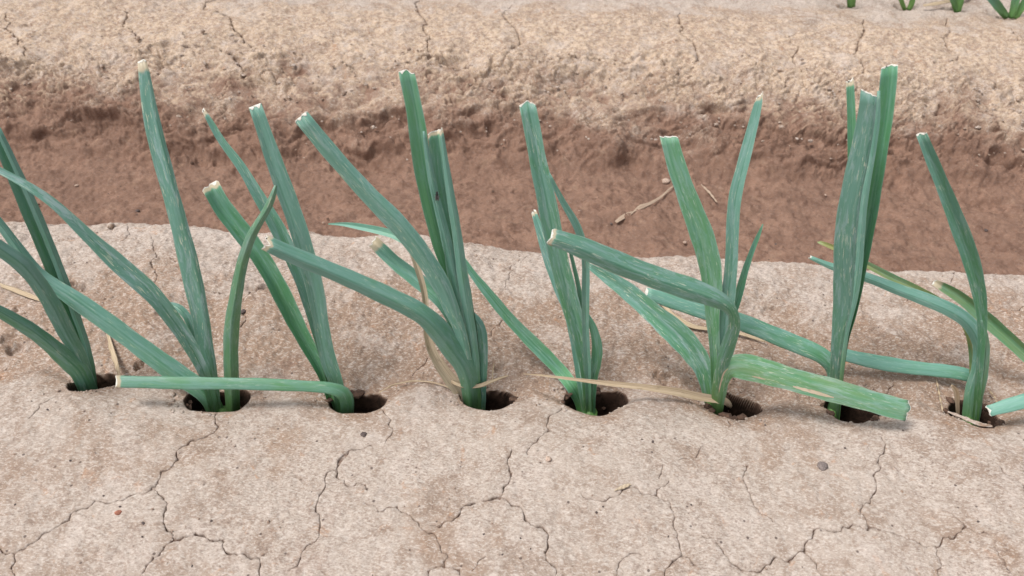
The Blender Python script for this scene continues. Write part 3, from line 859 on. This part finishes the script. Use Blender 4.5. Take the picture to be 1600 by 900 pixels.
leaf(t, hy, [(634, 372, 6), (650, 412, 11), (664, 462, 11), (666, 512, 12), (675, 548, 17), (694, 580, 22), (714, 606, 23), (735, 640, 16)], dy=.03, k=.5,
     mat=M_BLEACH, name='withered_leaf', label='bleached papery leaf hanging at the foot', cut=False, clear=.003)
# ---- plant 5
t, hy = plant('slender leek in the middle with one leaf sloping down from upper left into its hole', HOLES[4], (922, 642))
leaf(t, hy, [(824, 163, 30), (833, 209, 31), (841, 254, 33), (852, 303, 34), (861, 350, 35), (873, 405, 36), (886, 455, 34), (900, 505, 31), (911, 550, 26), (918, 595, 20), (920, 645, 14)],
     dy=.05, k=.22, tint=(.45, .75, 0))
leaf(t, hy, [(834, 331, 10), (848, 374, 18), (861, 412, 22), (876, 455, 22), (893, 505, 18), (916, 630, 9)], dy=.075, k=.35, tint=(.9, .9, 0))
leaf(t, hy, [(858, 270, 3), (862, 281, 7), (879, 315, 11), (898, 346, 14), (909, 374, 15), (915, 410, 14), (915, 460, 14), (915, 513, 13), (918, 575, 12), (921, 645, 9)],
     dy=.02, k=.4, tint=(.75, .4, 0), cut=False)
leaf(t, hy, [(888, 380, 4), (894, 405, 7), (903, 443, 8), (908, 475, 8), (913, 530, 8), (920, 630, 6)], dy=.03, k=.4, tint=(.2, .2, 0), cut=False)
leaf(t, hy, [(918, 490, 4), (927, 513, 14), (933, 540, 19), (931, 570, 19), (925, 603, 17), (923, 645, 13)], dy=.02, k=-.45, tint=(.25, .4, 0), cut=False)
leaf(t, hy, [(722, 404, 11), (740, 430, 14), (757, 451, 17), (794, 496, 21), (832, 535, 24), (862, 565, 25), (885, 591, 25), (907, 628, 22), (916, 650, 16)],
     dy=.075, dyp=.9, k=.25, tint=(.3, .35, 0), clear=.004, label='long leaf lying along the soil towards upper left')
# ---- plant 6
t, hy = plant('leek with one broad leaf arching left and a scarred leaf at right', HOLES[5], (1118, 618))
leaf(t, hy, [(1045, 214, 30), (1059, 265, 34), (1078, 318, 38), (1097, 368, 41), (1109, 412, 41), (1113, 450, 36), (1113, 495, 24), (1117, 545, 20), (1122, 620, 16)],
     dy=.05, k=.35, c=-.35, tint=(.2, .6, .05), slant=-.35)
leaf(t, hy, [(1188, 149, 11), (1184, 168, 15), (1176, 201, 18), (1162, 255, 22), (1149, 308, 24), (1145, 357, 22), (1143, 410, 23), (1138, 460, 26), (1132, 510, 24), (1124, 615, 14)],
     dy=.06, k=.3, tw=(-.5, .55), tint=(.85, .7, 0), slant=.6)
leaf(t, hy, [(1192, 350, 2), (1185, 368, 7), (1178, 384, 9), (1164, 424, 12), (1153, 466, 14), (1143, 505, 13), (1126, 610, 9)], dy=.05, k=.45, tint=(.3, .2, 0), cut=False)
leaf(t, hy, [(862, 370, 40), (880, 376, 43), (912, 388, 47), (969, 412, 50), (1026, 434, 52), (1080, 452, 50), (1118, 466, 42), (1140, 480, 30), (1149, 500, 26), (1143, 525, 30), (1134, 552, 30), (1127, 580, 26), (1120, 622, 16)],
     dy=-.05, dyp=.8, k=-.45, c=-.2, tint=(.5, .95, 0), ws=.82, slant=-.12, n=64, label='broad leaf bent over and reaching far to the left')
leaf(t, hy, [(918, 414, 10), (945, 431, 24), (977, 452, 34), (1020, 489, 42), (1060, 524, 50), (1085, 553, 48), (1102, 585, 34), (1114, 622, 18)],
     dy=.06, k=.45, c=-.25, tint=(.5, 1.2, 0), cut=False, ws=.9, wax=(.66, .42), label='leaf with a milky white bloom low on the left')
leaf(t, hy, [(1418, 642, 42), (1390, 635, 44), (1365, 628, 45), (1309, 612, 47), (1252, 597, 48), (1200, 582, 50), (1165, 573, 52), (1140, 574, 46), (1127, 592, 34), (1118, 625, 18)],
     dy=-.035, dyp=.7, k=-.12, c=.1, tint=(.15, .8, .22), ws=.9, clear=.008, n=64, label='scarred flat leaf with tan dead patches lying to the right',
     patches=[(.27, .42, .40, .72), (.66, .80, -.12, .10), (.52, .57, .55, .66)])
leaf(t, hy, [(818, 584, 1), (860, 588, 4), (900, 593, 6), (950, 599, 9), (1000, 604, 11), (1050, 611, 14), (1100, 621, 15), (1128, 625, 14), (1139, 629, 12), (1141, 637, 9)],
     dy=-.012, dyp=.4, k=.3, mat=M_STRAW, name='withered_leaf', label='dry straw coloured leaf trailing to the left over the next hole', cut=False, clear=.006)
# ---- plant 7
t, hy = plant('tallest leek at the right with broad dark upright leaves', HOLES[6], (1304, 640))
L0 = leaf(t, hy, [(1358, 146, 32), (1354, 190, 38), (1342, 250, 44), (1330, 310, 44), (1322, 370, 46), (1320, 420, 46), (1318, 473, 40), (1311, 520, 30), (1306, 560, 22), (1303, 640, 16)],
     dy=.03, k=-.55, c=.55, ws=.88, val=.78, tint=(.75, 1.1, 0), slant=-.35)
leaf(L0, hy, [(1373, 142, 5), (1371, 190, 9), (1362, 250, 10), (1351, 310, 12), (1345, 370, 14), (1341, 420, 14), (1333, 473, 13), (1321, 525, 10), (1310, 590, 8)], dy=.02, k=-.3, tint=(.95, .4, 0), cut=False, name='folded_half', label='pale right edge of the broad leaf')
leaf(t, hy, [(1390, 104, 27), (1386, 150, 28), (1378, 210, 29), (1368, 270, 30), (1358, 330, 29), (1348, 390, 27), (1341, 430, 24), (1331, 487, 18), (1319, 541, 12), (1305, 635, 9)],
     dy=.055, k=.85, c=.2, tint=(.1, .15, 0))
leaf(t, hy, [(1328, 126, 13), (1330, 170, 14), (1331, 210, 15), (1332, 280, 18), (1330, 350, 20), (1322, 450, 18), (1306, 625, 9)], dy=.075, k=.5, tint=(.1, .1, 0))
leaf(t, hy, [(1010, 458, 20), (1050, 471, 27), (1093, 484, 30), (1160, 504, 32), (1210, 524, 32), (1257, 543, 31), (1282, 554, 31), (1298, 568, 29), (1305, 590, 26), (1301, 645, 20)],
     dy=.06, dyp=.5, tube=True, tint=(.6, .75, 0), clear=.004, label='leaf snapped at its base and lying to the left behind the next plant')
# ---- plant 8
t, hy = plant('leek at far right with a bluish leaf curving over to the left', HOLES[7], (1518, 654))
leaf(t, hy, [(1440, 210, 17), (1460, 259, 22), (1480, 307, 25), (1500, 358, 28), (1516, 402, 29), (1526, 440, 26), (1533, 480, 19), (1534, 530, 14), (1522, 650, 9)],
     dy=.05, k=.9, c=-.25, tint=(.4, .6, 0))
leaf(t, hy, [(1266, 402, 8), (1301, 417, 14), (1354, 433, 20), (1403, 452, 24), (1452, 470, 27), (1496, 490, 30), (1522, 514, 30), (1533, 545, 28), (1529, 580, 28), (1519, 615, 30), (1512, 660, 24)],
     dy=.075, dyp=.8, k=-.4, c=-.2, tint=(.95, .45, 0), clear=.004, ws=.88)
leaf(t, hy, [(1300, 549, 20), (1330, 557, 24), (1366, 565, 26), (1422, 574, 26), (1479, 580, 24), (1512, 586, 23), (1529, 597, 21), (1528, 615, 18), (1518, 655, 16)],
     dy=.05, dyp=.4, tube=True, tint=(.7, .4, 0), clear=.005)
leaf(t, hy, [(1279, 378, 6), (1301, 386, 9), (1354, 413, 12), (1393, 433, 13), (1433, 452, 14), (1480, 480, 12), (1515, 530, 9), (1519, 645, 6)], dy=.105, dyp=.8, k=.4, tint=(.0, .3, .95),
     label='thin yellowed leaf behind the bluish one', clear=.003, rim=False)
leaf(t, hy, [(1535, 500, 6), (1540, 540, 13), (1537, 585, 14), (1529, 622, 14), (1519, 660, 12)], dy=.015, k=-.4, tint=(.35, .3, .2), cut=False)
leaf(t, hy, [(1487, 602, 5), (1494, 612, 9), (1496, 632, 7), (1497, 655, 5)], dy=.0, dyp=1, k=.6, mat=M_STRAW, name='withered_leaf', cut=False, clear=.0)
# ---- plant 9, rooted just outside the right edge
t, hy = plant('leek rooted beyond the right edge, only two leaf ends reach into the picture', HOLES[8], (1712, 662))
leaf(t, hy, [(1546, 642, 21), (1570, 635, 24), (1600, 627, 26), (1640, 618, 27), (1680, 615, 27), (1705, 628, 25), (1713, 665, 20)], dy=-.02, dyp=.5, tube=True, tint=(.75, .3, 0), clear=.006)
leaf(t, hy, [(1460, 441, 12), (1476, 450, 17), (1498, 463, 21), (1522, 482, 24), (1555, 511, 25), (1582, 535, 25), (1610, 560, 25), (1660, 600, 24), (1708, 660, 14)],
     dy=.075, dyp=.8, k=.6, c=.1, tint=(.05, .2, .35), dry=.012, clear=.004, label='low green leaf with a yellow dried tip')
# ---- plants of the far row, top right
GF = 'leek plants of the far row cut off by the top edge'
t, hy = plant('first far leek from the left, a single green leaf base at the top edge', FAR_HOLES[0], (1330, 14), GF, .006)
leaf(t, hy, [(1340, -190, 8), (1336, -90, 14), (1331, -20, 16), (1330, 12, 14)], k=.3, tint=(.1, .2, .25))
leaf(t, hy, [(1290, -130, 10), (1312, -60, 12), (1326, -15, 10), (1330, 12, 8)], k=.3, tint=(.3, .2, .1))
t, hy = plant('second far leek from the left, two thin yellow green leaves at the top edge', FAR_HOLES[1], (1415, 18), GF, .005)
leaf(t, hy, [(1370, -160, 7), (1394, -40, 9), (1408, 0, 8), (1414, 16, 6)], k=.3, tint=(.1, .2, .5))
leaf(t, hy, [(1440, -170, 9), (1432, -60, 10), (1426, 0, 10), (1419, 16, 8)], k=.3, tint=(.1, .2, .35))
t, hy = plant('third far leek from the left, one dark leaf base beside a fallen straw', FAR_HOLES[2], (1496, 23), GF, .006)
leaf(t, hy, [(1530, -160, 8), (1512, -60, 12), (1500, 0, 13), (1496, 20, 11)], k=.3, tint=(.3, .3, .15))
leaf(t, hy, [(1440, -120, 10), (1470, -50, 11), (1489, 0, 10), (1495, 20, 8)], k=.3, tint=(.5, .3, .1))
t, hy = plant('rightmost far leek, fan of blue green leaves in the top right corner', FAR_HOLES[3], (1580, 33), GF, .007)
leaf(t, hy, [(1480, -100, 10), (1520, -40, 14), (1552, 0, 15), (1574, 28, 11)], k=.3, tint=(.8, .3, 0))
leaf(t, hy, [(1610, -150, 10), (1596, -50, 14), (1586, 5, 14), (1580, 29, 11)], k=.4, tint=(.7, .3, 0))
leaf(t, hy, [(1660, -120, 10), (1625, -40, 13), (1600, 5, 13), (1586, 29, 10)], k=.3, tint=(.2, .3, .1))

# ------------------------------------------------------------------ litter lying on the soil
def ground_strip(name, label, cat, pts, mat=M_STRAW, lift=.0012, k=.25, group=None, c=0.):
    P = []
    for (px, py, wp) in pts:
        p = ground_hit(px, py)
        z = float(base_h(np.array([p[0]]), np.array([p[1]]))[0])
        P.append((p[0], p[1], max(z, p[2] - .004) + lift, wp * np.linalg.norm(p - CAM) / FPX))
    A = catmull(np.array(P), 30)
    T = np.gradient(A[:, :3], axis=0); T /= np.linalg.norm(T, axis=1)[:, None]
    S = np.cross(T, np.array([0, -.5, .86])); S /= np.linalg.norm(S, axis=1)[:, None]
    Nn = np.cross(S, T)
    V = []; UV = []; F = []; m = 5; arc = np.r_[0, np.cumsum(np.linalg.norm(A[1:, :3] - A[:-1, :3], axis=1))]
    ss = np.linspace(-1, 1, m); ss = np.r_[ss, ss[::-1][1:-1]]; q = len(ss)
    side = np.r_[np.ones(m), -np.ones(m - 2)]; side[0] = side[m - 1] = 0
    for i in range(len(A)):
        h = A[i, 3] / 2; curl = .0006 * math.sin(i * .9)
        for s_, sd_ in zip(ss, side):
            V.append(A[i, :3] + S[i] * s_ * h + Nn[i] * (k * h * abs(s_ - c) + .0003 * sd_ + curl * s_)); UV.append((s_ * h, arc[i]))
    for i in range(len(A) - 1):
        for j in range(q): F.append((i * q + j, i * q + (j + 1) % q, (i + 1) * q + (j + 1) % q, (i + 1) * q + j))
    F.append(tuple(range(q))[::-1]); F.append(tuple((len(A) - 1) * q + j for j in range(q)))
    o = mesh_obj(name, V, F, mat, None, UV)
    o['label'] = label; o['category'] = cat
    if group: o['group'] = group
    return o

ground_strip('dry_leaf', 'shrivelled beige leaf lying in the brown furrow', 'dry leaf',
             [(962, 350, 5), (972, 343, 8), (985, 336, 6), (990, 333, 2.5), (1000, 327, 8), (1012, 322, 6), (1030, 312, 4), (1052, 293, 2.5)], M_DULL, lift=.003)
ground_strip('dry_leaf', 'small pale dry strip in the furrow right of the shrivelled leaf', 'dry leaf', [(1095, 290, 2), (1108, 303, 4), (1120, 318, 2)], M_DULL, lift=.002)
ground_strip('straw', 'straw poking out from under the leaves of the leftmost leek', 'straw', [(-20, 440, 3), (15, 452, 6), (45, 463, 7), (75, 474, 4)])
ground_strip('straw', 'short straw running down to the white end of the flattened leaf', 'straw', [(168, 518, 3), (173, 540, 7), (180, 562, 7), (186, 586, 3)])
ground_strip('straw', 'dry twisted strip across the foot of the full middle leek', 'straw', [(690, 596, 3), (718, 611, 6), (748, 612, 7), (771, 604, 5), (794, 596, 2)], lift=.012)
ground_strip('straw', 'hair thin dry strand curving on the lip between two holes', 'straw', [(592, 610, 2), (618, 597, 2.2), (655, 592, 2.4), (690, 598, 2.2), (716, 610, 2)], lift=.001)
ground_strip('straw', 'dry strip under the arching leaf, between two leeks right of centre', 'straw',
             [(1016, 455, 4), (1030, 472, 9), (1048, 494, 7), (1077, 513, 8), (1107, 519, 6), (1150, 525, 6), (1196, 538, 3)], lift=.004)
ground_strip('straw', 'fallen straw on top of the far ridge, upper right', 'straw', [(1440, 17, 4), (1470, 10, 6), (1505, 1, 6), (1525, -5, 3)], lift=.012)
ground_strip('straw', 'fine root fibre left of the far right leek hole', 'straw', [(1464, 590, 1.5), (1468, 610, 2), (1474, 640, 1.5)], lift=.002)
ground_strip('straw', 'fine root fibre behind the rolled leaf end at the right edge', 'straw', [(1546, 606, 1.5), (1556, 620, 2), (1562, 636, 1.5)], lift=.002)
ground_strip('straw', 'fine upright fibre right of the full middle leek', 'straw', [(772, 566, 1.5), (770, 580, 2), (770, 596, 1.5)], lift=.002)
ground_strip('soil_flake', 'thin curled mud flake along the front rim of the far right hole', 'soil flake', [(1482, 641, 3), (1505, 650, 5), (1530, 660, 6), (1552, 664, 3)], M_CLOD, lift=.002)
ground_strip('dry_leaf', 'scrap of brown dry leaf on the crust below the middle right hole', 'dry leaf', [(960, 768, 2), (975, 762, 6), (985, 758, 3)], M_DEAD, lift=.001)

def ico(r, seed, sub=1):
    import bmesh
    bm = bmesh.new(); bmesh.ops.create_icosphere(bm, subdivisions=sub, radius=1)
    rr = random.Random(seed)
    sx, sy, sz = r * rr.uniform(.8, 1.3), r * rr.uniform(.7, 1.1), r * rr.uniform(.45, .75)
    V = []
    for v in bm.verts:
        f = 1 + rr.uniform(-.22, .22)
        V.append((v.co.x * sx * f, v.co.y * sy * f, v.co.z * sz * f))
    F = [tuple(q.index for q in f.verts) for f in bm.faces]
    bm.free(); return V, F

def stone(px, py, rpx, label, cat, name, mat, group=None, sub=2, seed=0):
    p = ground_hit(px, py); r = rpx * np.linalg.norm(p - CAM) / FPX
    z = float(base_h(np.array([p[0]]), np.array([p[1]]))[0])
    V, F = ico(r, seed or int(px * 7 + py), sub)
    o = mesh_obj(name, V, F, mat, None)
    o.location = (p[0], p[1], z + r * .05); o.rotation_euler = (0, 0, random.uniform(0, 6))
    o['label'] = label; o['category'] = cat
    if group: o['group'] = group
    return o

stone(1040, 283, 7, 'rounded pale pebble in the furrow beside an upright leaf', 'pebble', 'pebble', M_PALE)
stone(568, 679, 5, 'round dark grey pebble on the crust below the third hole from the left', 'pebble', 'pebble', M_STONE)
stone(1285, 729, 8, 'flat grey flake of stone pressed in the crust, lower right', 'pebble', 'pebble', M_GREY)
stone(380, 487, 4, 'black grain on the soil mound behind the leaf snapped flat', 'pebble', 'pebble', M_STONE)
stone(173, 353, 6, 'small pale clod on the back edge of the ridge at left', 'clod', 'clod', M_CLOD)
stone(1435, 452, 5, 'small grey stone on the ridge behind the far right leek', 'pebble', 'pebble', M_STONE)
stone(267, 612, 5, 'small clod on the left rim of the second hole', 'clod', 'clod', M_CLOD)
stone(857, 718, 5, 'flat brown stone set in the crust below centre', 'pebble', 'pebble', M_PALE)
stone(185, 802, 5, 'reddish crumb in the crust, lower left', 'clod', 'clod', M_RED)
G_ = 'tiny dark grains scattered on the dry crust'
for i, (px, py) in enumerate([(162, 775), (188, 792), (330, 814), (222, 839), (224, 818), (24, 789), (13, 858), (74, 640), (740, 793), (813, 841), (756, 835),
                              (785, 867), (829, 858), (942, 792), (932, 801), (582, 899), (1196, 663), (1516, 849), (1528, 816), (1253, 886), (1095, 812), (1044, 839),
                              (1080, 790), (1020, 690), (640, 860), (455, 700), (420, 815), (110, 720), (300, 885), (1430, 700), (1200, 760), (1320, 700)]):
    stone(px, py, random.uniform(1.6, 2.8), 'tiny dark grain of grit lying on the dry crust in the foreground', 'grit', 'grit', M_STONE, G_, 1)
G2 = 'small stones scattered over the brown furrow'
for i, (px, py) in enumerate([(1212, 382), (1070, 379), (1017, 381), (640, 345), (505, 348), (512, 342), (955, 350), (285, 300), (300, 255), (215, 330), (1290, 305), (1450, 330), (1540, 360), (905, 330), (770, 300), (560, 300), (120, 290), (60, 320)]):
    mt, ad = [(M_STONE, 'dark'), (M_PALE, 'pale'), (M_HOLEC, 'earth brown')][i % 3]
    stone(px, py, random.uniform(2.0, 3.4), 'small %s stone lying on the moist brown furrow bed' % ad, 'stone', 'stone', mt, G2, 1)

# loose crumbs: in the holes and over the bank of the far ridge (uncountable)
def crumbs(name, spots, mat, sub=1):
    V = []; F = []
    for (x, y, z, r, sd) in spots:
        v, f = ico(r, sd, sub); a = (sd * 1.7) % 6.28
        ca, sa = math.cos(a), math.sin(a); o0 = len(V)
        V += [(x + q[0] * ca - q[1] * sa, y + q[0] * sa + q[1] * ca, z + q[2]) for q in v]
        F += [tuple(o0 + j for j in ff) for ff in f]
    o = mesh_obj(name, V, F, mat, None, smooth_=False); o['kind'] = 'stuff'
    return o
sp = []
for hi, (hx, hy, rx, ry, dep) in enumerate(HOLES):
    for j in range(80):
        a = random.uniform(0, 6.28); rr = random.random() ** .5 * 1.0
        x, y = hx + rx * rr * math.cos(a), hy + ry * rr * math.sin(a)
        z = float(base_h(np.array([x]), np.array([y]))[0])
        sp.append((x, y, z + .001, random.triangular(.0014, .0068, .003), hi * 100 + j + 1))
o = crumbs('hole_crumbs', sp, M_HOLEC)
o['label'] = 'dark moist soil crumbs at the bottom of the planting holes'
sp = []
gm = ground.data
for j in range(900):
    x = random.uniform(-1.05, 1.05); y = random.triangular(1.17, 1.46, 1.36)
    z = float(base_h(np.array([x]), np.array([y]))[0])
    r = random.uniform(.0016, .0030) * (2.0 if random.random() < .10 else 1)
    sl = .35
    sp.append((x, y - .002, z + .0055, r, j + 5))
for hi, (hx, hy, rx, ry, dep) in enumerate(HOLES):
    for j in range(46):
        a = random.uniform(0, 6.28); rr = random.triangular(1.0, 1.9, 1.1)
        x, y = hx + rx * rr * math.cos(a), hy + ry * rr * math.sin(a)
        if hole_r(np.array([x]), np.array([y]), HOLES[hi])[0] < 1.08: continue
        z = float(base_h(np.array([x]), np.array([y]))[0])
        sp.append((x, y, z, random.triangular(.0006, .0024, .0009), hi * 77 + j + 3))
for j in range(700):
    x = random.uniform(-.62, .62); y = random.uniform(.30, .76)
    z = float(base_h(np.array([x]), np.array([y]))[0])
    sp.append((x, y, z, random.triangular(.0005, .0019, .0006), j + 9))
o = crumbs('soil_crumbs', sp, M_CLOD)
o['label'] = 'loose dry crumbs of soil over the bank of the far ridge'

# ------------------------------------------------------------------ the little insect on the channelled leaf
d = px_dir(683, 307); p = CAM + d * ((HOLES[3][1] + .018) / d[1])
fly = thing('fly', 'tiny black insect sitting on the channelled upright leaf of the full leek', 'insect', tuple(p))
def ell(name, c, r, mat, parent):
    V = []; F = []; nu, nv = 8, 6
    for i in range(nv + 1):
        for j in range(nu):
            a = math.pi * i / nv; b = 2 * math.pi * j / nu
            V.append(Vector(p) + Vector((c[0] + r[0] * math.sin(a) * math.cos(b), c[1] + r[1] * math.sin(a) * math.sin(b), c[2] + r[2] * math.cos(a))))
    for i in range(nv):
        for j in range(nu): F.append((i * nu + j, i * nu + (j + 1) % nu, (i + 1) * nu + (j + 1) % nu, (i + 1) * nu + j))
    return mesh_obj(name, V, F, mat, parent)
body = ell('body', (0, 0, 0), (.0012, .0012, .0032), M_FLY, fly)
ell('head', (0, 0, .0036), (.0010, .0010, .0010), M_FLY, fly)
ell('wing', (.0009, -.0008, -.0012), (.0007, .0003, .0028), M_WING, fly)
ell('wing', (-.0009, -.0008, -.0012), (.0007, .0003, .0028), M_WING, fly)
for k_ in range(6):
    s_ = -1 if k_ % 2 else 1; zz = .0014 - .0014 * (k_ // 2)
    V, F, UV = tube_mesh([Vector(p) + Vector((0, 0, zz)), Vector(p) + Vector((s_ * .0018, .0002, zz)), Vector(p) + Vector((s_ * .0026, .0014, zz - .0006))], [.00022, .0002, .00015], 5)
    mesh_obj('leg', V, F, M_FLY, fly)
